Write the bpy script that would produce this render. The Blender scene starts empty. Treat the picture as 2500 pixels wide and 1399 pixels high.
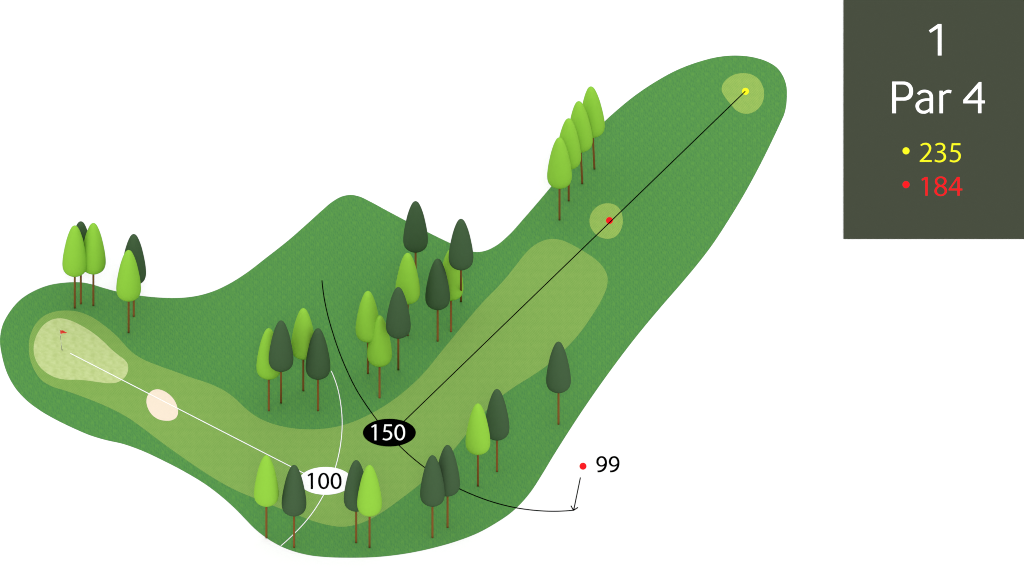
import bpy, bmesh, math
from mathutils import Vector, Matrix

# ------------------------------------------------------------------ scale and view
S = 0.05                                # metres per plan unit (2500 units across the view)
ELEV = math.radians(40)
SE, CE = math.sin(ELEV), math.cos(ELEV)
CX, CY = 1250.0, 699.5
UP = Vector((0, SE, CE)); TO = Vector((0, -CE, SE))      # board's up direction, slope direction

def G(x, y, z=0.0):                     # plan unit -> metres on the ground
    return Vector(((x - CX) * S, (CY - y) * S / SE, z))

scene = bpy.context.scene
col = scene.collection

# ------------------------------------------------------------------ object helpers
def link(name, me, parent=None, mats=()):
    o = bpy.data.objects.new(name, me)
    col.objects.link(o)
    if parent is not None: o.parent = parent
    for m in mats: me.materials.append(m)
    return o

def tag(o, label=None, cat=None, group=None, kind=None):
    if label: o['label'] = label
    if cat: o['category'] = cat
    if group: o['group'] = group
    if kind: o['kind'] = kind
    return o

def empty(name, loc):
    o = bpy.data.objects.new(name, None)
    o.location = loc
    o.empty_display_size = 0.5
    col.objects.link(o)
    return o

# ------------------------------------------------------------------ materials
def lin(c):
    out = []
    for v in c:
        v /= 255.0
        out.append(v / 12.92 if v <= 0.04045 else ((v + 0.055) / 1.055) ** 2.4)
    return out
GAIN = 1.38        # brightness a level surface of albedo 1 gets from this sky and sun at this exposure
def alb(c, gain=GAIN):
    return tuple(min(0.9, v / gain) for v in lin(c)) + (1,)

def new_mat(name, color, rough=1.0, spec=0.0):
    m = bpy.data.materials.new(name); m.use_nodes = True
    b = m.node_tree.nodes['Principled BSDF']
    b.inputs['Base Color'].default_value = color
    b.inputs['Roughness'].default_value = rough
    b.inputs['Specular IOR Level'].default_value = spec
    return m

class NT:
    def __init__(s, m): s.t = m.node_tree; s.b = s.t.nodes['Principled BSDF']
    def n(s, typ, **kw):
        x = s.t.nodes.new(typ)
        for k, v in kw.items(): setattr(x, k, v)
        return x
    def l(s, a, b): s.t.links.new(a, b)
    def math(s, op, a, b=None, c=None):
        x = s.n('ShaderNodeMath', operation=op)
        for i, v in enumerate((a, b, c)):
            if v is None: continue
            if isinstance(v, (int, float)): x.inputs[i].default_value = v
            else: s.l(v, x.inputs[i])
        return x.outputs[0]
    def units(s):                       # ground position in plan units
        tc = s.n('ShaderNodeTexCoord'); sp = s.n('ShaderNodeSeparateXYZ')
        s.l(tc.outputs['Object'], sp.inputs[0])
        return s.math('MULTIPLY', sp.outputs[0], 1 / S), s.math('MULTIPLY', sp.outputs[1], SE / S)
    def vec(s, x, y, z=0.0):
        c = s.n('ShaderNodeCombineXYZ')
        for i, v in enumerate((x, y, z)):
            if isinstance(v, (int, float)): c.inputs[i].default_value = v
            else: s.l(v, c.inputs[i])
        return c.outputs[0]
    def noise(s, v, scale=1.0, detail=2.0, rough=0.5):
        x = s.n('ShaderNodeTexNoise'); s.l(v, x.inputs['Vector'])
        x.inputs['Scale'].default_value = scale; x.inputs['Detail'].default_value = detail
        x.inputs['Roughness'].default_value = rough
        return x.outputs[0]
    def ramp(s, f, stops):
        r = s.n('ShaderNodeValToRGB'); s.l(f, r.inputs[0])
        e = r.color_ramp.elements
        e[0].position, e[0].color = stops[0]; e[1].position, e[1].color = stops[-1]
        for p, c in stops[1:-1]:
            q = e.new(p); q.color = c
        return r.outputs[0]

def rough_mat():
    m = new_mat('rough_grass', alb((90, 155, 79))); t = NT(m)
    x, y = t.units()
    xm = t.math('FLOORED_MODULO', x, 34.4); ym = t.math('FLOORED_MODULO', y, 36.3)
    n1 = t.noise(t.vec(t.math('MULTIPLY', xm, 0.34), t.math('MULTIPLY', ym, 0.15)), 1, 3.0, 0.55)
    n2 = t.noise(t.vec(t.math('MULTIPLY', xm, 0.2), t.math('MULTIPLY', ym, 0.05), 7.0), 1, 1.0)
    f = t.math('ADD', t.math('MULTIPLY', n1, 0.7), t.math('MULTIPLY', n2, 0.3))
    t.l(t.ramp(f, [(0.36, alb((80, 143, 81))), (0.5, alb((91, 156, 79))), (0.66, alb((99, 164, 78)))]), t.b.inputs['Base Color'])
    return m

def mown_mat(name, a, b):               # mown grass with fine diagonal cutting lines
    m = new_mat(name, alb(a)); t = NT(m)
    x, y = t.units()
    d = t.math('ADD', t.math('MULTIPLY', x, 0.84), t.math('MULTIPLY', y, 0.54))
    wob = t.noise(t.vec(t.math('MULTIPLY', x, 0.10), t.math('MULTIPLY', y, 0.10)), 1, 1.0)
    ph = t.math('MULTIPLY', t.math('ADD', d, t.math('MULTIPLY', wob, 3.0)), 2 * math.pi / 3.5)
    st = t.math('MULTIPLY_ADD', t.math('SINE', ph), 0.5, 0.5)
    band = t.noise(t.vec(t.math('MULTIPLY', t.math('FLOORED_MODULO', x, 43.0), 0.09), t.math('MULTIPLY', t.math('FLOORED_MODULO', y, 43.0), 0.09), 3.0), 1, 1.0)
    fine = t.noise(t.vec(t.math('MULTIPLY', x, 0.5), t.math('MULTIPLY', y, 0.5), 5.0), 1, 2.0)
    f = t.math('ADD', t.math('ADD', t.math('MULTIPLY', st, 0.45), t.math('MULTIPLY', band, 0.45)), t.math('MULTIPLY', fine, 0.25))
    t.l(t.ramp(f, [(0.2, alb(a)), (0.9, alb(b))]), t.b.inputs['Base Color'])
    return m

def green_mat():
    m = new_mat('putting_green', alb((199, 218, 146))); t = NT(m)
    x, y = t.units()
    xm = t.math('FLOORED_MODULO', x, 46.0); ym = t.math('FLOORED_MODULO', y, 40.0)
    n1 = t.noise(t.vec(t.math('MULTIPLY', xm, 0.07), t.math('MULTIPLY', ym, 0.11)), 1, 2.0, 0.5)
    t.l(t.ramp(n1, [(0.32, alb((193, 213, 137))), (0.5, alb((203, 221, 150))), (0.68, alb((210, 226, 160)))]), t.b.inputs['Base Color'])
    return m

M = {
    'white_ground': new_mat('white_ground', (0.80, 0.80, 0.80, 1)),
    'rough': rough_mat(),
    'fairway': mown_mat('fairway_grass', (124, 173, 82), (147, 187, 95)),
    'tee': mown_mat('tee_grass', (139, 185, 88), (167, 201, 99)),
    'green': green_mat(),
    'sand': new_mat('sand', alb((255, 238, 217))),
    'white': new_mat('white_paint', (0.80, 0.80, 0.80, 1)),
    'black': new_mat('black_paint', (0.0, 0.0, 0.0, 1)),
    'red': new_mat('red_paint', alb((255, 30, 37))),
    'yellow': new_mat('yellow_paint', alb((255, 255, 36))),
    'board': new_mat('board_paint', alb((74, 80, 65), 1.430)),
    'light_leaf': new_mat('light_foliage', alb((140, 199, 64), 1.19)),
    'dark_leaf': new_mat('dark_foliage', alb((67, 94, 63), 1.22)),
    'bark': new_mat('bark', alb((117, 76, 36), 0.965)),
    'flag': new_mat('flag_cloth', alb((224, 68, 56), 1.1)),
    'cup': new_mat('hole_cup', alb((80, 75, 90))),
}

# ------------------------------------------------------------------ outlines
def spline(pts, closed=True, step=1.5):
    """smooth curve through the points; a third value 1 marks a corner"""
    P = [(p[0], p[1]) for p in pts]; K = [len(p) > 2 for p in pts]; n = len(P); out = []
    for i in range(n if closed else n - 1):
        j = (i + 1) % n
        p1, p2 = P[i], P[j]
        if K[i] or (not closed and i == 0): p0 = None
        else: p0 = P[i - 1]
        if K[j] or (not closed and j == n - 1): p3 = None
        else: p3 = P[(j + 1) % n]
        L = math.hypot(p2[0] - p1[0], p2[1] - p1[1])
        if K[i] and K[j]: out.append(p1); continue
        def tangent(a, b, c):           # non-uniform Catmull-Rom tangent at b
            d1 = math.hypot(b[0]-a[0], b[1]-a[1]); d2 = math.hypot(c[0]-b[0], c[1]-b[1])
            return tuple(((b[k]-a[k])/d1 * d2 + (c[k]-b[k])/d2 * d1) / (d1 + d2) for k in (0, 1))
        chord = ((p2[0]-p1[0]) / L, (p2[1]-p1[1]) / L)
        t1 = tangent(p0, p1, p2) if p0 else None
        t2 = tangent(p1, p2, p3) if p3 else None
        refl = lambda t: tuple(2 * (t[0]*chord[0] + t[1]*chord[1]) * chord[k] - t[k] for k in (0, 1))
        if t1 is None: t1 = refl(t2) if t2 else chord
        if t2 is None: t2 = refl(t1)
        m = max(2, int(L / step))
        for q in range(m):
            s = q / m; a = 2*s**3 - 3*s**2 + 1; b = s**3 - 2*s**2 + s; c = -2*s**3 + 3*s**2; d = s**3 - s**2
            out.append(tuple(a*p1[k] + b*L*t1[k] + c*p2[k] + d*L*t2[k] for k in (0, 1)))
    if not closed: out.append(P[-1])
    return out

def fill_2d(polys):
    """triangles of outlines (first outer, then holes), by Blender's own curve filling"""
    cu = bpy.data.curves.new('outline', 'CURVE'); cu.dimensions = '2D'; cu.fill_mode = 'BOTH'
    for poly in polys:
        sp = cu.splines.new('POLY'); sp.points.add(len(poly) - 1); sp.use_cyclic_u = True
        for q, (x, y) in zip(sp.points, poly): q.co = (x, y, 0, 1)
    ob = bpy.data.objects.new('outline', cu)
    col.objects.link(ob); dg = bpy.context.evaluated_depsgraph_get(); dg.update()
    me = bpy.data.meshes.new_from_object(ob.evaluated_get(dg))
    bm = bmesh.new(); bm.from_mesh(me)
    bmesh.ops.remove_doubles(bm, verts=bm.verts, dist=1e-4)
    bpy.data.objects.remove(ob); bpy.data.curves.remove(cu); bpy.data.meshes.remove(me)
    return bm

def fill_mesh(name, polys, place):
    """flat mesh of the outlines put in space by place(x, y)"""
    bm = fill_2d(polys)
    for f in bm.faces:
        f.normal_update()
        if f.normal.z > 0: f.normal_flip()          # y runs down in the drawing
    for v in bm.verts: v.co = place(v.co.x, v.co.y)
    me = bpy.data.meshes.new(name); bm.to_mesh(me); bm.free()
    return me

def slab_mesh(name, polys, place, drop):
    """the same with a thickness: drop is the vector to the underside"""
    bm = fill_2d(polys)
    for f in bm.faces:
        f.normal_update()
        if f.normal.z > 0: f.normal_flip()
    for v in bm.verts: v.co = place(v.co.x, v.co.y)
    top = list(bm.faces); edges = [e for e in bm.edges if len(e.link_faces) == 1]
    low = {v: bm.verts.new(v.co + drop) for v in list(bm.verts)}
    for f in top: bm.faces.new([low[v] for v in reversed(f.verts)])
    for e in edges:
        a, b = e.verts
        bm.faces.new((a, b, low[b], low[a]))
    bmesh.ops.recalc_face_normals(bm, faces=bm.faces)
    me = bpy.data.meshes.new(name); bm.to_mesh(me); bm.free()
    return me

def strip(pts, w):
    """outline of a painted line of width w along pts"""
    L, R = [], []
    n = len(pts)
    for i in range(n):
        a = pts[max(0, i - 1)]; b = pts[min(n - 1, i + 1)]
        dx, dy = b[0] - a[0], b[1] - a[1]; d = math.hypot(dx, dy) or 1
        nx, ny = -dy / d * w / 2, dx / d * w / 2
        L.append((pts[i][0] + nx, pts[i][1] + ny)); R.append((pts[i][0] - nx, pts[i][1] - ny))
    return L, R

def strip_mesh(name, lines, w, place):
    vs, fs = [], []
    for pts in lines:
        L, R = strip(pts, w); o = len(vs); n = len(pts)
        vs += [place(*p) for p in L] + [place(*p) for p in R]
        for i in range(n - 1): fs.append((o + i, o + i + 1, o + n + i + 1, o + n + i))
    me = bpy.data.meshes.new(name); me.from_pydata(vs, [], fs)
    bm = bmesh.new(); bm.from_mesh(me)
    for f in bm.faces:
        f.normal_update()
        if f.normal.z < 0: f.normal_flip()
    bm.to_mesh(me); bm.free()
    return me

def ellipse(cx, cy, rx, ry, n=96):
    return [(cx + rx * math.cos(2*math.pi*i/n), cy + ry * math.sin(2*math.pi*i/n)) for i in range(n)]

# ------------------------------------------------------------------ the setting
def sheet(name, pts, z, mat, raw=False):
    o = link(name, fill_mesh(name, [pts if raw else spline(pts)], lambda x, y: G(x, y, z)), None, [mat])
    return tag(o, kind='structure')

me = bpy.data.meshes.new('ground')
me.from_pydata([(-900, -900, 0), (900, -900, 0), (900, 900, 0), (-900, 900, 0)], [], [(0, 1, 2, 3)])
tag(link('ground', me, None, [M['white_ground']]), kind='structure')

ROUGH = [(0,828.7),(5.4,796.5),(23,762.6),(50,731.5),(86,709),(123,695.5),(155,690.5),(183,689),(200,689.7),(221.6,693.6),(250,702.2),
 (284,711.5),(341,721.8),(393,726.8),(425,727.7),(453.6,726.3),(489.4,720.6),(525,709.5),(560.8,692.3),(596.6,670),
 (650,629.4),(703.8,587),(750,546.5),(786,514),(811,492.9),(834,480),(857.5,476),(876.8,479.7),(903.6,492.2),
 (939.3,511.5),(991.5,539.4),(1043.4,566.5),(1099,593.7),(1130,608),(1153.8,614.5),(1164.5,615.5),(1186,612),(1211,600),
 (1243,573.3),(1278.9,533.6),(1312,495.5),(1346,455),(1395,393),(1440,336),(1476.8,295.9),(1504.3,270.8),(1547,235.8),
 (1600.8,199.4),(1654.4,170.4),(1708,150.4),(1754.5,139),(1797.4,135.7),(1843.9,141),(1874.2,151),(1897.5,166),
 (1912.5,187.6),(1920,210.8),(1921,237.6),(1919,260.8),(1913.5,282.3,1),(1886.7,340),(1851,411.7),(1815.3,477),(1779.5,536),
 (1737.4,600),(1700,648.6),(1664.6,690.8),(1611,752.6),(1557.4,817),(1503.8,886.7),(1450,961.5),(1407.3,1024.4),
 (1378.7,1068.7),(1350,1114.4),(1321.5,1161.6),(1296.5,1200),(1273.5,1227.7),(1245,1254),(1211,1277),(1167.3,1301.2),
 (1121,1319.5),(1067.5,1335.4),(1014,1347.6),(960.5,1356.1),(907,1360.8),(853.5,1361.8),(799.4,1360.4),(756.6,1355.9),
 (721,1347.5),(685.3,1333.8),(649.6,1312.9),(621.1,1290.3),(599.7,1268.5),(578.3,1246.3),(542.7,1214),(507,1186.4),
 (453.5,1153.4),(400,1125.4),(343,1099),(300,1083.9),(257.3,1074.2),(221.6,1063.5),(178.7,1045.3),(136,1024.5),
 (100,1003.8),(64.3,977),(37.5,947.5),(18,912.7),(5.4,871.6)]
FAIRWAY = [(160.8,758.3),(193,761.8),(221.6,773),(257.3,796.9),(286,821.3),(307.4,845),(325.2,862.3),(350,877.7),(386,892.5),
 (429,908),(471.3,923.5),(500,932.7),(521.3,941),(549.8,955.3),(575,974),(599.7,997.5),(628.2,1018.6),(664,1034.3),(703,1043.9),
 (756.6,1048.4),(792.3,1046.6),(835,1038.8),(870.8,1026.6),(907,1009.4),(949.8,983.8),(990,953.5),(1024.7,921.4),
 (1044.3,900),(1071.6,866),(1118,809.3),(1153.8,766.5),(1186,730.2),(1211,705.2),(1236,677.5),(1261,646.3),(1286,615.3),
 (1307.5,597),(1329,586.8),(1346.5,583.6),(1371.5,586.8),(1400,599.4),(1428.7,616),(1453.8,633.3),(1473.4,653.7),
 (1483,675.8),(1482.3,697.3),(1471.6,725.8),(1446.6,768.7),(1414.4,814.5),(1378.7,853.4),(1339.4,889.5),(1296.5,919.3),
 (1260.8,941.5),(1228.3,964.5),(1187,1003),(1137,1062.3),(1106.7,1099.7),(1068,1143.5),(1023,1184),(978.3,1218.4),(932,1251.5),
 (903.4,1268),(871.3,1280.8),(835.7,1286.2),(799.4,1281.8),(756.6,1269.5),(728,1258.4),(665.7,1234.6),(621,1216.3),
 (578.3,1198.4),(535.5,1175.7),(492.7,1149),(446.4,1117.3),(393,1078.9),(350,1046.4),(314.5,1021.2),(275,999.6),
 (221.6,976.5),(160.8,954.4),(125,942.8),(103.6,930.2),(85.8,907.3),(74,878.7),(70.4,850),(73.3,821.6),(85.8,793),
 (107,771.8),(132,761.5)]
PGREEN = [(147.8,777.3),(169.8,782),(201.3,796.8),(232.7,817.2),(251.6,833),(270.5,851.8),(289.4,867.5),(305,879.5),
 (311.8,889.6),(313,900.6),(309.8,913.1),(298.8,927),(284.6,934.2),(267.3,936),(242.2,933.5),(213.9,929.5),
 (185.6,927.3),(163.5,927.3),(141.5,923.8),(116.4,912.5),(97.5,895.8),(85.9,875.4),(82,853.4),(84.9,831.4),
 (94.4,809.4),(110,790.5),(129,780)]
BUNKER = [(384.2,950.6),(396.7,953.4),(414.6,964.5),(427,979.5),(433.5,996.7),(434.6,1009.2),(430,1020),(420,1026),
 (403.9,1027.4),(387.8,1024.2),(371.7,1013.5),(361,996.7),(357.4,980.6),(360.3,966.3),(370,954.9)]
TEE_A = [(1817,179),(1836.7,183),(1852.8,194.4),(1862.8,212.6),(1865.5,234),(1860,253.7),(1847.4,269),(1831.4,277),
 (1815.3,277.6),(1799,270.8),(1783,253.7),(1768.8,235.8),(1762.4,223.3),(1763.4,208.8),(1774.2,193.6),(1793,182.5)]
TEE_B = [(1486.5,496.7),(1502.5,501),(1514.3,512.8),(1519.7,528.9),(1519.3,550.3),(1511.5,569),(1499,580),(1484.7,583.2),
 (1466.8,580),(1450.7,568.6),(1441,552),(1439.3,536),(1443.6,521),(1455,507),(1470.4,498.5)]
sheet('rough_grass', ROUGH, 0.010, M['rough'])
sheet('fairway', FAIRWAY, 0.014, M['fairway'])
sheet('putting_green', PGREEN, 0.018, M['green'])
sheet('sand_bunker', BUNKER, 0.018, M['sand'])
sheet('tee_ground', TEE_A, 0.018, M['tee'])
sheet('tee_ground', TEE_B, 0.018, M['tee'])

# ------------------------------------------------------------------ markings on the ground
def place_rel(bx, by, z):
    b = G(bx, by)
    return lambda x, y: G(x, y, z) - b

def marking(name, bx, by, me_fn, mat, label, cat, group=None):
    o = link(name, me_fn(place_rel(bx, by, 0)), None, [mat]); o.location = G(bx, by)
    return tag(o, label, cat, group)

def dot(name, x, y, r, mat, label, z=0.022):
    o = link(name, slab_mesh(name, [ellipse(x, y, r, r, 48)], place_rel(x, y, z), Vector((0, 0, -0.003))), None, [mat])
    o.location = G(x, y)
    return tag(o, label, 'marker dot')
dot('tee_marker', 1820, 223.3, 8.6, M['yellow'], 'round yellow tee marker on the pale tee patch at the far end of the hole')
dot('tee_marker', 1487.9, 538.7, 8.6, M['red'], 'round red tee marker on the pale tee patch with the black line crossing it')
dot('distance_dot', 1423.3, 1138.4, 8.6, M['red'], 'round red dot on the white ground beside the number 99')

def line(name, lines, w, z, mat, label, cat):
    bx, by = lines[0][0]
    o = link(name, strip_mesh(name, lines, w, place_rel(bx, by, z)), None, [mat]); o.location = G(bx, by)
    return tag(o, label, cat)
line('aiming_line', [[(1819.6, 223.2), (980, 1035)]], 2.7, 0.026, M['black'],
     'long straight black line from the yellow tee marker to the black 150 oval', 'line')
line('aiming_line', [[(171.6, 863), (745, 1157.4)]], 2.0, 0.026, M['white'],
     'straight white line from the putting green across the sand bunker to the 100 oval', 'line')
BARC = [(786,684.8),(793,736.6),(800.5,771),(811,808),(829,861.5),(845,900.3),(871.3,953.5),(896.3,992.5),(920.5,1026),
 (948,1060),(974.8,1088.3),(1003,1114.5),(1037,1141.8),(1078,1169.5),(1121.7,1193.7),(1150,1206.5),(1207,1227.2),(1258.7,1239.8),
 (1303,1246),(1347.3,1248.5),(1373,1248),(1400.5,1246)]
line('distance_arc', [spline(BARC, False, 4)], 2.7, 0.026, M['black'],
     'long curved black arc passing under the black 150 oval', 'arc')
WARC = [(808.7,906),(822.8,943),(832.2,989.2),(835.4,1032),(832.4,1078.3),(818.5,1142.5),(806.5,1176),(790.5,1207.8),(767.3,1246),
 (746,1273.8),(719.2,1302.3),(685.8,1333)]
line('distance_arc', [spline(WARC, False, 4)], 2.0, 0.026, M['white'],
     'curved white arc passing under the white 100 oval', 'arc')
line('arrow', [[(1417.1, 1165.9), (1400.6, 1246)], [(1393.8, 1234.8), (1400.6, 1247)], [(1411.2, 1238.9), (1399.8, 1246.6)]],
     2.8, 0.030, M['black'], 'thin black arrow pointing down from the red dot to the end of the black arc', 'arrow')

# ------------------------------------------------------------------ lettering (outlines in drawing units, 1 = corner)
def grow(poly, d, outer):
    """push an outline outwards (d > 0) or inwards by d; holes go the other way"""
    n = len(poly); area = sum(poly[i][0]*poly[(i+1) % n][1] - poly[(i+1) % n][0]*poly[i][1] for i in range(n))
    sgn = (1 if area > 0 else -1) * (1 if outer else -1); res = []
    for i in range(n):
        a, b, c = poly[i-1], poly[i], poly[(i+1) % n]
        n1 = (b[1]-a[1], a[0]-b[0]); n2 = (c[1]-b[1], b[0]-c[0])
        l1 = math.hypot(*n1) or 1; l2 = math.hypot(*n2) or 1
        n1 = (n1[0]/l1, n1[1]/l1); n2 = (n2[0]/l2, n2[1]/l2)
        q = max(0.35, 1 + n1[0]*n2[0] + n1[1]*n2[1])
        res.append((b[0] + sgn*d*(n1[0]+n2[0])/q, b[1] + sgn*d*(n1[1]+n2[1])/q))
    return res
def glyph(contours, ox, oy, k, dx=0, dy=0, w=0.0):
    res = []
    for i, c in enumerate(contours):
        pts = [((p[0] / k + ox + dx, p[1] / k + oy + dy) + tuple(p[2:])) for p in c]
        res.append(grow(spline(pts, True, 1.0), w, i == 0))
    return res
C1 = [[(540,488,1),(640,427,1),(690,427,1),(690,885,1),(630,885,1),(630,487,1),(556,526,1)]]
C5 = [[(912,427,1),(1130,427,1),(1130,480,1),(958,480,1),(944,602,1),(1000,598),(1070,615),(1125,672),(1141,740),(1125,800),
 (1080,855),(1025,880),(965,887),(910,878),(861,858,1),(878,812,1),(920,832),(968,838),(1030,820),(1070,775),(1078,730),
 (1060,680),(1010,648),(960,643),(887,650,1)]]
C0 = [[(1355,427),(1430,450),(1484,525),(1507,650),(1490,780),(1437,860),(1352,887),(1275,860),(1222,785),(1200,660),(1222,530),(1277,450)],
 [(1355,470),(1410,510),(1438,590),(1447,655),(1438,745),(1408,812),(1355,838),(1303,810),(1273,740),(1264,655),(1273,570),(1303,502)]]
C9 = [[(228,1118,1),(370,1108),(500,1050),(600,950),(655,850),(683,780,1),(600,845),(450,872),(330,850),(220,760),(160,640),(157,510),
 (205,375),(320,265),(490,225),(620,255),(735,360),(797,510),(808,670),(780,860),(700,1030),(570,1150),(420,1210),(230,1222,1)],
 [(685,655,1),(665,520),(605,390),(490,325),(370,365),(300,470),(282,570),(310,690),(390,770),(490,790),(600,745)]]
E1 = [[(190,342,1),(380,238,1),(500,238,1),(500,1160,1),(377,1160,1),(377,355,1),(220,442,1)]]
E8 = [[(1265,665,1),(1370,740),(1430,840),(1443,930),(1400,1050),(1290,1145),(1135,1182),(980,1150),(870,1065),(820,940),(855,800),
 (990,677,1),(885,590),(845,460),(880,335),(980,245),(1140,213),(1280,240),(1380,320),(1422,440),(1385,565)],
 [(1150,630,1),(1040,585),(975,505),(965,430),(1005,350),(1070,308),(1140,298),(1220,320),(1280,380),(1297,455),(1260,555)],
 [(1105,718,1),(1005,785),(950,885),(955,970),(1020,1060),(1130,1098),(1240,1065),(1310,980),(1315,880),(1240,780)]]
E4 = [[(1515,830,1),(1928,238,1),(2063,238,1),(2063,802,1),(2193,802,1),(2193,905,1),(2063,905,1),(2063,1160,1),(1940,1160,1),
 (1940,905,1),(1515,905,1)], [(1943,360,1),(1943,802,1),(1637,802,1),(1880,465,1)]]
D2 = [[(133,265,1),(250,195),(400,165),(530,190),(630,275),(678,400),(665,530),(600,670),(490,810),(285,1012,1),(703,1012,1),
 (703,1115,1),(100,1115,1),(100,1045,1),(370,770),(490,620),(548,490),(540,390),(480,305),(380,270),(270,295),(175,355,1)]]
D3 = [[(858,245,1),(960,190),(1090,165),(1220,185),(1320,260),(1365,370),(1350,480),(1290,560),(1200,607,1),(1320,670),(1385,770),
 (1403,860),(1370,990),(1280,1080),(1170,1125),(1060,1138),(930,1118),(818,1075,1),(857,975,1),(950,1020),(1065,1035),(1170,1010),
 (1250,940),(1270,850),(1240,755),(1160,690),(1060,663),(960,662,1),(960,565,1),(1060,568),(1160,535),(1225,470),(1238,400),
 (1210,315),(1150,275),(1070,268),(980,290),(895,342,1)]]
D5 = [[(1665,188,1),(2102,188,1),(2102,298,1),(1757,298,1),(1725,530,1),(1830,525),(1950,550),(2050,625),(2110,730),(2122,830),
 (2095,950),(2010,1060),(1900,1118),(1780,1138),(1660,1120),(1553,1078,1),(1588,980,1),(1680,1020),(1790,1035),(1890,1005),
 (1970,930),(1998,820),(1965,710),(1890,650),(1790,625),(1700,625),(1605,638,1)]]
BP = [[(108,122,1),(520,122,1),(640,148),(745,215),(812,320),(835,460),(812,600),(745,705),(640,765),(520,785,1),(252,785,1),
 (252,1218,1),(108,1218,1)], [(250,235,1),(490,235,1),(590,265),(660,335),(688,445),(665,560),(590,635),(490,665,1),(250,665,1)]]
BA = [[(950,535,1),(1020,465),(1110,415),(1225,400),(1350,425),(1450,485),(1500,570),(1517,660,1),(1517,1218,1),(1392,1218,1),
 (1386,1155,1),(1320,1200),(1250,1230),(1180,1233),(1070,1215),(970,1140),(920,1050),(902,970),(925,870),(1000,790),(1120,725),
 (1240,700),(1382,697,1),(1380,625),(1340,550),(1280,515),(1215,507),(1120,530),(1045,602,1)],
 [(1382,795,1),(1240,800),(1130,840),(1060,905),(1038,985),(1065,1060),(1130,1110),(1200,1120),(1290,1100),(1382,1035,1)]]
BR = [[(1722,435,1),(1845,435,1),(1852,490,1),(1930,435),(2010,405),(2090,408),(2152,425,1),(2125,542,1),(2060,525),(1985,525),
 (1915,560),(1858,605,1),(1858,1218,1),(1722,1218,1)]]
B1 = [[(948,238,1),(1050,167,1),(1089,167,1),(1089,507,1),(1045,507,1),(1045,218,1),(970,266,1)]]
B4 = [[(1317,978,1),(1485,786,1),(1515,786,1),(1515,983,1),(1552,983,1),(1552,1018,1),(1515,1018,1),(1515,1123,1),(1474,1123,1),
 (1474,1018,1),(1317,1018,1)], [(1474,858,1),(1474,983,1),(1365,983,1)]]

def ground_glyphs(root, bx, by, glyphs, mat, z):
    for g in glyphs:
        link('numeral', slab_mesh('numeral', g, place_rel(bx, by, z), Vector((0, 0, -0.003))), root, [mat])

def oval(cx, cy, m_disc, m_text, glyphs, label):
    r = tag(empty('distance_oval', G(cx, cy)), label, 'distance marker', 'oval distance markers on the fairway')
    link('disc', slab_mesh('disc', [ellipse(cx, cy, 64.7, 34.0)], place_rel(cx, cy, 0.034), Vector((0, 0, -0.003))), r, [m_disc])
    ground_glyphs(r, cx, cy, glyphs, m_text, 0.042)
g150 = lambda c, dx=0, dy=0, w=-0.3: glyph(c, 860, 1000, 11.66, dx, dy, w)
oval(950.6, 1056.7, M['black'], M['white'], [g150(C1), g150(C5), g150(C0)],
     'black oval with the white number 150 where the black line meets the black arc')
oval(795, 1174.5, M['white'], M['black'], [g150(C1, -155.2, 118.5, 0.35), g150(C0, -186, 118.5, 0.35), g150(C0, -155.6, 118.5, 0.35)],
     'white oval with the black number 100 between trees on the fairway')
r99 = tag(empty('distance_number', G(1484, 1153)), 'black number 99 on the white ground right of the red dot', 'number')
g99 = lambda dx: glyph(C9, 1450, 1105, 25.44, dx, 0, 0.35)
ground_glyphs(r99, 1484, 1153, [g99(0), g99(775 / 25.44)], M['black'], 0.014)

# ------------------------------------------------------------------ information board, a thick panel laid on the ground
BX0, BX1, BY0, BY1 = 2059.1, 2521.0, -32.0, 583.6
BH = 0.12                               # thickness; its front edge shows below the top face
Bbase = G((BX0 + BX1) / 2, BY1)
def on_board(x, y, out=0.0):
    return G(x, y + BH * CE / S, BH + out) - Bbase
board = tag(empty('information_board', Bbase), 'large dark olive board with hole number 1, Par 4 and two distances', 'sign')
link('panel', slab_mesh('panel', [[(BX0, BY0), (BX1, BY0), (BX1, BY1 - BH * CE / S), (BX0, BY1 - BH * CE / S)]], on_board, Vector((0, 0, -BH))), board, [M['board']])
def board_part(name, polys, mat, out=0.004, thick=0.003):
    return link(name, slab_mesh(name, polys, lambda x, y: on_board(x, y, out), Vector((0, 0, -thick))), board, [mat])
gb = lambda c: glyph(c, 2050, 20, 4.371, w=-0.5)
gp = lambda c: glyph(c, 2170, 190, 13.99, w=-0.5)
gy = lambda c: glyph(c, 2240, 340, 19.98, w=-0.4)
gr = lambda c: glyph(c, 2240, 420, 19.98, w=-0.3)
board_part('numeral', gb(B1), M['white'])
for c in (BP, BA, BR): board_part('letter', gp(c), M['white'])
board_part('numeral', gb(B4), M['white'])
for c in (D2, D3, D5): board_part('numeral', gy(c), M['yellow'])
for c in (E1, E8, E4): board_part('numeral', gr(c), M['red'])
board_part('bullet', [ellipse(2212, 368.4, 8.6, 8.6, 48)], M['yellow'])
board_part('bullet', [ellipse(2212, 450.8, 8.6, 8.6, 48)], M['red'])
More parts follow.
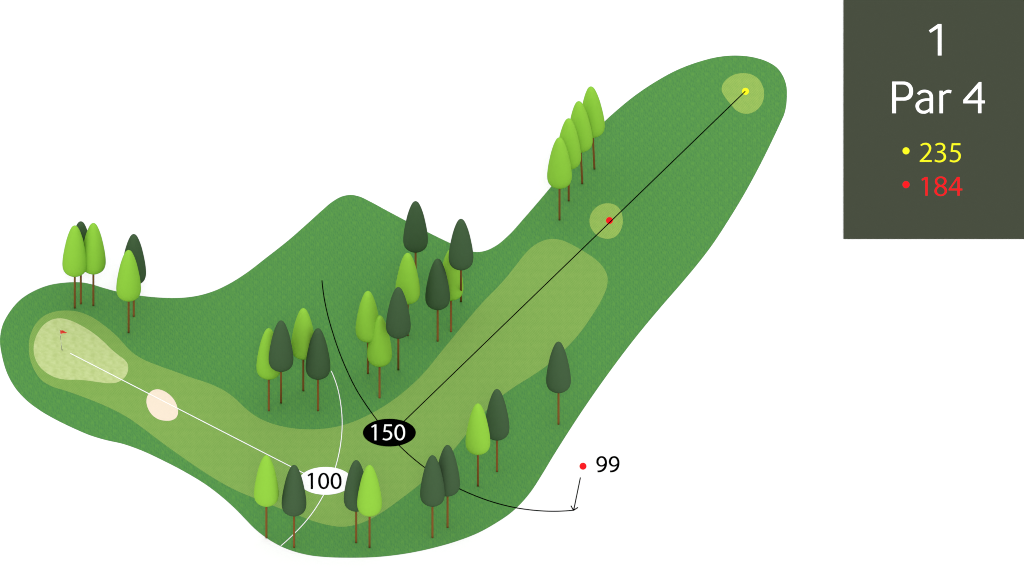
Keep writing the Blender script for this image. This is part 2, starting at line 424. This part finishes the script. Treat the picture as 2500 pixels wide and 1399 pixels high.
# ------------------------------------------------------------------ trees
OUT = [(0,0),(1,3.6),(3,6.2),(6,8.6),(10,10.8),(15.5,13.4),(20,15.2),(27,17.7),(35,20.2),(45,22.7),(52,24.3),(60,26),(70,27.9),
 (80,29.3),(88,30.1),(96,30.4),(103,29.7),(110,27.7),(115,25),(119,21),(122,17),(124.5,11),(126,6),(126.6,0)]
HT = 202.0; CR = 126.6                  # seen height of tree and of crown, in plan units
dense = []
for (a, b), (c, d) in zip(OUT, OUT[1:]):
    for q in range(16): dense.append((a + (c - a) * q / 16, b + (d - b) * q / 16))
def crown_radius(c):                    # body of revolution whose slanted outline is OUT
    return min(math.hypot(x, (y - c) / SE) for y, x in dense + [(CR, 0)])
def crown_mesh(name):
    rings = []; N = 60
    for i in range(N + 1):
        s = i / N; c = CR * (0.5 - 0.5 * math.cos(math.pi * s))
        r = crown_radius(c)
        if r > 0.05: rings.append(((CR - c) / CE * S, r * S))
    vs, fs = [], []; K = 64
    vs.append((0, 0, CR / CE * S))
    for z, r in rings:
        for k in range(K):
            a = 2 * math.pi * k / K; vs.append((r * math.cos(a), r * math.sin(a), z))
    vs.append((0, 0, 0)); last = len(vs) - 1
    for k in range(K): fs.append((0, 1 + k, 1 + (k + 1) % K))
    for i in range(len(rings) - 1):
        for k in range(K):
            a = 1 + i * K + k; b = 1 + i * K + (k + 1) % K
            fs.append((a, a + K, b + K, b))
    o = 1 + (len(rings) - 1) * K
    for k in range(K): fs.append((o + k, last, o + (k + 1) % K))
    me = bpy.data.meshes.new(name); me.from_pydata(vs, [], fs)
    for p in me.polygons: p.use_smooth = True
    return me
def trunk_mesh(name, T):
    vs, fs = [], []; K = 16; R = 2.6 * S; N = 14 if T else 1
    h = (HT - CR) + 8
    for i in range(N + 1):
        f = i / N; z0 = h * f / CE * S
        q = min(1, h * f / (HT - CR)); sh = T * S * (q if T < 0 else 1 - (1 - q) ** 2.2)
        c = Vector((0, 0, z0)) + TO * sh
        for k in range(K):
            a = 2 * math.pi * (k + 0.5) / K; vs.append((c.x + R * math.cos(a), c.y + R * math.sin(a), max(0.0, c.z) if i else 0.0))
    for i in range(N):
        for k in range(K):
            a = i * K + k; b = i * K + (k + 1) % K; fs.append((a, b, b + K, a + K))
    fs.append(tuple(reversed(range(K)))); fs.append(tuple(N * K + k for k in range(K)))
    me = bpy.data.meshes.new(name); me.from_pydata(vs, [], fs)
    for p in me.polygons: p.use_smooth = len(p.vertices) == 4
    return me

def make_tree(leaf):
    r = empty('tree', (0, 0, 0))
    link('trunk', trunk_mesh('trunk', 0), r, [M['bark']])
    c = link('crown', crown_mesh('crown'), r, [leaf]); c.location = (0, 0, (HT - CR) / CE * S)
    return r
protos = {'L': make_tree(M['light_leaf']), 'D': make_tree(M['dark_leaf'])}
used = set()
def tree(kind, x, by, label, group, T=0, lean=0):
    src = protos[kind]
    if kind not in used: used.add(kind); r = src
    else:
        r = src.copy(); col.objects.link(r)
        for ch in list(src.children):
            c = ch.copy(); col.objects.link(c); c.parent = r
    r.location = G(x, by)
    r.rotation_euler = (0, -math.atan(lean / (HT / CE)), 0)
    if T:
        for c in r.children:
            if c.name.startswith('trunk'):
                c.data = trunk_mesh('trunk', T); c.data.materials.append(M['bark'])
            else: c.location = Vector((0, 0, (HT - CR) / CE * S)) + TO * (T * S)
    return tag(r, label, 'tree', group)

GA = 'trees behind the putting green'; GB = 'trees left of the black arc'; GC = 'trees in the middle of the hole'
GD = 'row of trees at the edge near the tees'; GE = 'trees along the lower edge'; GF = 'trees on the lower right side'
tree('L', 182.5, 752, 'light green tree, left one of the three standing behind the putting green', GA, T=15)
tree('D', 197.3, 742, 'dark green tree peeking out between two light ones behind the putting green', GA, T=-40)
tree('L', 228, 746, 'light green tree, right one of the three behind the putting green', GA, T=5)
tree('D', 326.5, 773, 'dark green tree half hidden behind a single light green one, right of the putting green', GA)
tree('L', 314, 812, 'light green tree in front of one dark tree, right of the putting green', GA)
tree('L', 656.2, 1003, 'light green tree, leftmost of the group of four left of the black arc', GB, T=-45)
tree('D', 686.2, 984, 'dark green tree between two light ones in the group left of the black arc', GB, T=55)
tree('L', 740.5, 954, 'light green tree farthest up the slope in the group of four left of the arc', GB)
tree('D', 776.4, 1003, 'dark green tree beside the upper end of the white arc', GB)
tree('L', 898.3, 912, 'light green tree nearest the black arc, its trunk partly covered by another light crown', GC)
tree('L', 926.6, 971.8, 'light green tree standing closest to the black 150 oval, overlapped by a dark crown', GC, T=-90)
tree('D', 972.5, 902.7, 'dark green tree between two light green trees, above and right of the 150 oval', GC, T=95)
tree('L', 995.3, 819, 'light green tree under the topmost dark tree, its trunk hidden by a dark crown', GC)
tree('D', 1014.6, 692.7, 'dark green tree rising above the upper grass edge, topmost of the middle group', GC)
tree('D', 1068.5, 833, 'dark green tree with full trunk showing, in front of a mostly hidden light tree', GC)
tree('L', 1101.2, 810, 'light green tree mostly hidden between two dark trees', GC, T=-80)
tree('D', 1125.5, 736, 'dark green tree at the dip of the upper grass edge, rightmost of the middle group', GC, T=145)
tree('L', 1366, 537, 'light green tree, lowest and nearest of the row of four beside the tees', GD)
tree('L', 1388.4, 490.5, 'light green tree, second from the bottom in the row of four beside the tees', GD)
tree('L', 1421.6, 448.5, 'slightly tilted light green tree, third from the bottom in the row beside the tees', GD, lean=8.5)
tree('L', 1451.2, 412.6, 'slightly tilted light green tree at the top end of the row beside the tees', GD, lean=8.5)
tree('L', 650.4, 1313, 'light green tree at the lower grass edge under the straight white line', GE)
tree('D', 717.8, 1336.8, 'dark green tree overlapping the left end of the white 100 oval', GE)
tree('D', 869.6, 1325, 'dark green tree overlapping the right end of the white 100 oval', GE, T=-25)
tree('L', 902.2, 1336.8, 'light green tree in front of the dark one right of the 100 oval', GE, T=20)
tree('D', 1055.8, 1313, 'dark green tree, lower left one of a dark pair standing on the black arc', GF)
tree('D', 1092.7, 1288, 'dark green tree, upper right one of a dark pair standing on the black arc', GF)
tree('L', 1166.8, 1186.7, 'light green tree beside a dark one on the lower right fairway edge', GF)
tree('D', 1213.4, 1151.5, 'dark green tree just behind the light one on the lower right fairway edge', GF)
tree('D', 1363.5, 1035.8, 'single dark green tree standing alone at the right fairway edge', GF)

# ------------------------------------------------------------------ flagstick and hole
FX, FY = 150.9, 854.6
flag = tag(empty('golf_flag', G(FX, FY)), 'small red pennant on a thin banded pole standing on the putting green', 'flag')
H = 49.0 / CE * S
pm = new_mat('flag_pole', alb((225, 225, 225))); t = NT(pm)
tc = t.n('ShaderNodeTexCoord'); sp = t.n('ShaderNodeSeparateXYZ'); t.l(tc.outputs['Object'], sp.inputs[0])
band = t.math('GREATER_THAN', t.math('FRACT', t.math('MULTIPLY', sp.outputs[2], 1 / (24.0 / CE * S))), 0.48)
t.l(t.ramp(band, [(0.0, alb((140, 140, 140))), (1.0, alb((228, 228, 224)))]), t.b.inputs['Base Color'])
vs, fs = [], []; K = 12
for z in (0.0, H):
    for k in range(K):
        a = 2*math.pi*k/K; vs.append((0.55*S*math.cos(a) - 4.7*S*z/H, 0.55*S*math.sin(a), z))
for k in range(K): fs.append((k, (k+1) % K, K + (k+1) % K, K + k))
fs.append(tuple(reversed(range(K)))); fs.append(tuple(range(K, 2*K)))
me = bpy.data.meshes.new('pole'); me.from_pydata(vs, [], fs); link('pole', me, flag, [pm])
FL = [(537,535,1),(575,547),(625,545),(665,568),(712,598),(748,588,1),(720,620),(690,630),(635,625),(580,640),(543,642,1)]
fl = spline([((p[0] / 11.66 + 100 - FX, p[1] / 11.66 + 760 - FY) + tuple(p[2:])) for p in FL], True, 1.0)
def flag_place(x, y):
    u = (x + 4.7) / 17.0
    dy = -0.22 * math.sin(u * 5.0) * u
    return Vector((x * S, dy, (-y * S - dy * SE) / CE))
link('pennant', slab_mesh('pennant', [fl], flag_place, Vector((0, 0.02, 0))), flag, [M['flag']])
hole = link('golf_hole', slab_mesh('golf_hole', [ellipse(152.4, 854.8, 2.3, 0.9, 24)], place_rel(152.4, 854.8, 0.024), Vector((0, 0, -0.004))), None, [M['cup']])
hole.location = G(152.4, 854.8)
tag(hole, 'small dark hole in the putting green at the foot of the flag pole', 'golf hole')

# ------------------------------------------------------------------ light: bright overcast sky with a soft sun
w = bpy.data.worlds.new('World'); scene.world = w; w.use_nodes = True
nt = w.node_tree; bg = nt.nodes['Background']
sky = nt.nodes.new('ShaderNodeTexSky'); sky.sky_type = 'NISHITA'; sky.sun_disc = False
sky.sun_elevation = ELEV; sky.sun_rotation = math.radians(180)
sc = nt.nodes.new('ShaderNodeVectorMath'); sc.operation = 'SCALE'; sc.inputs['Scale'].default_value = 0.08
nt.links.new(sky.outputs[0], sc.inputs[0])
mx = nt.nodes.new('ShaderNodeMix'); mx.data_type = 'RGBA'; mx.inputs['Factor'].default_value = 0.92
nt.links.new(sc.outputs[0], mx.inputs['A']); mx.inputs['B'].default_value = (1, 1, 1, 1)
nt.links.new(mx.outputs['Result'], bg.inputs['Color']); bg.inputs['Strength'].default_value = 1.3
sl = bpy.data.lights.new('sun', 'SUN'); sl.energy = 0.9; sl.angle = math.radians(15); sl.color = (1, 0.98, 0.95)
so = bpy.data.objects.new('sun', sl); col.objects.link(so); so.rotation_euler = (math.pi/2 - ELEV, 0, 0); so.location = TO * 150

# ------------------------------------------------------------------ camera
cam = bpy.data.cameras.new('camera'); cam.type = 'ORTHO'; cam.ortho_scale = 2500 * S
cam.clip_start = 1; cam.clip_end = 2000
co = bpy.data.objects.new('camera', cam); col.objects.link(co)
co.location = TO * 300; co.rotation_euler = (math.pi/2 - ELEV, 0, 0)
scene.camera = co
scene.cycles.filter_width = 1.0
scene.render.resolution_x, scene.render.resolution_y = 1024, 573
vs_ = scene.view_settings; vs_.view_transform = 'Standard'; vs_.look = 'None'; vs_.gamma = 1; vs_.exposure = 0.0
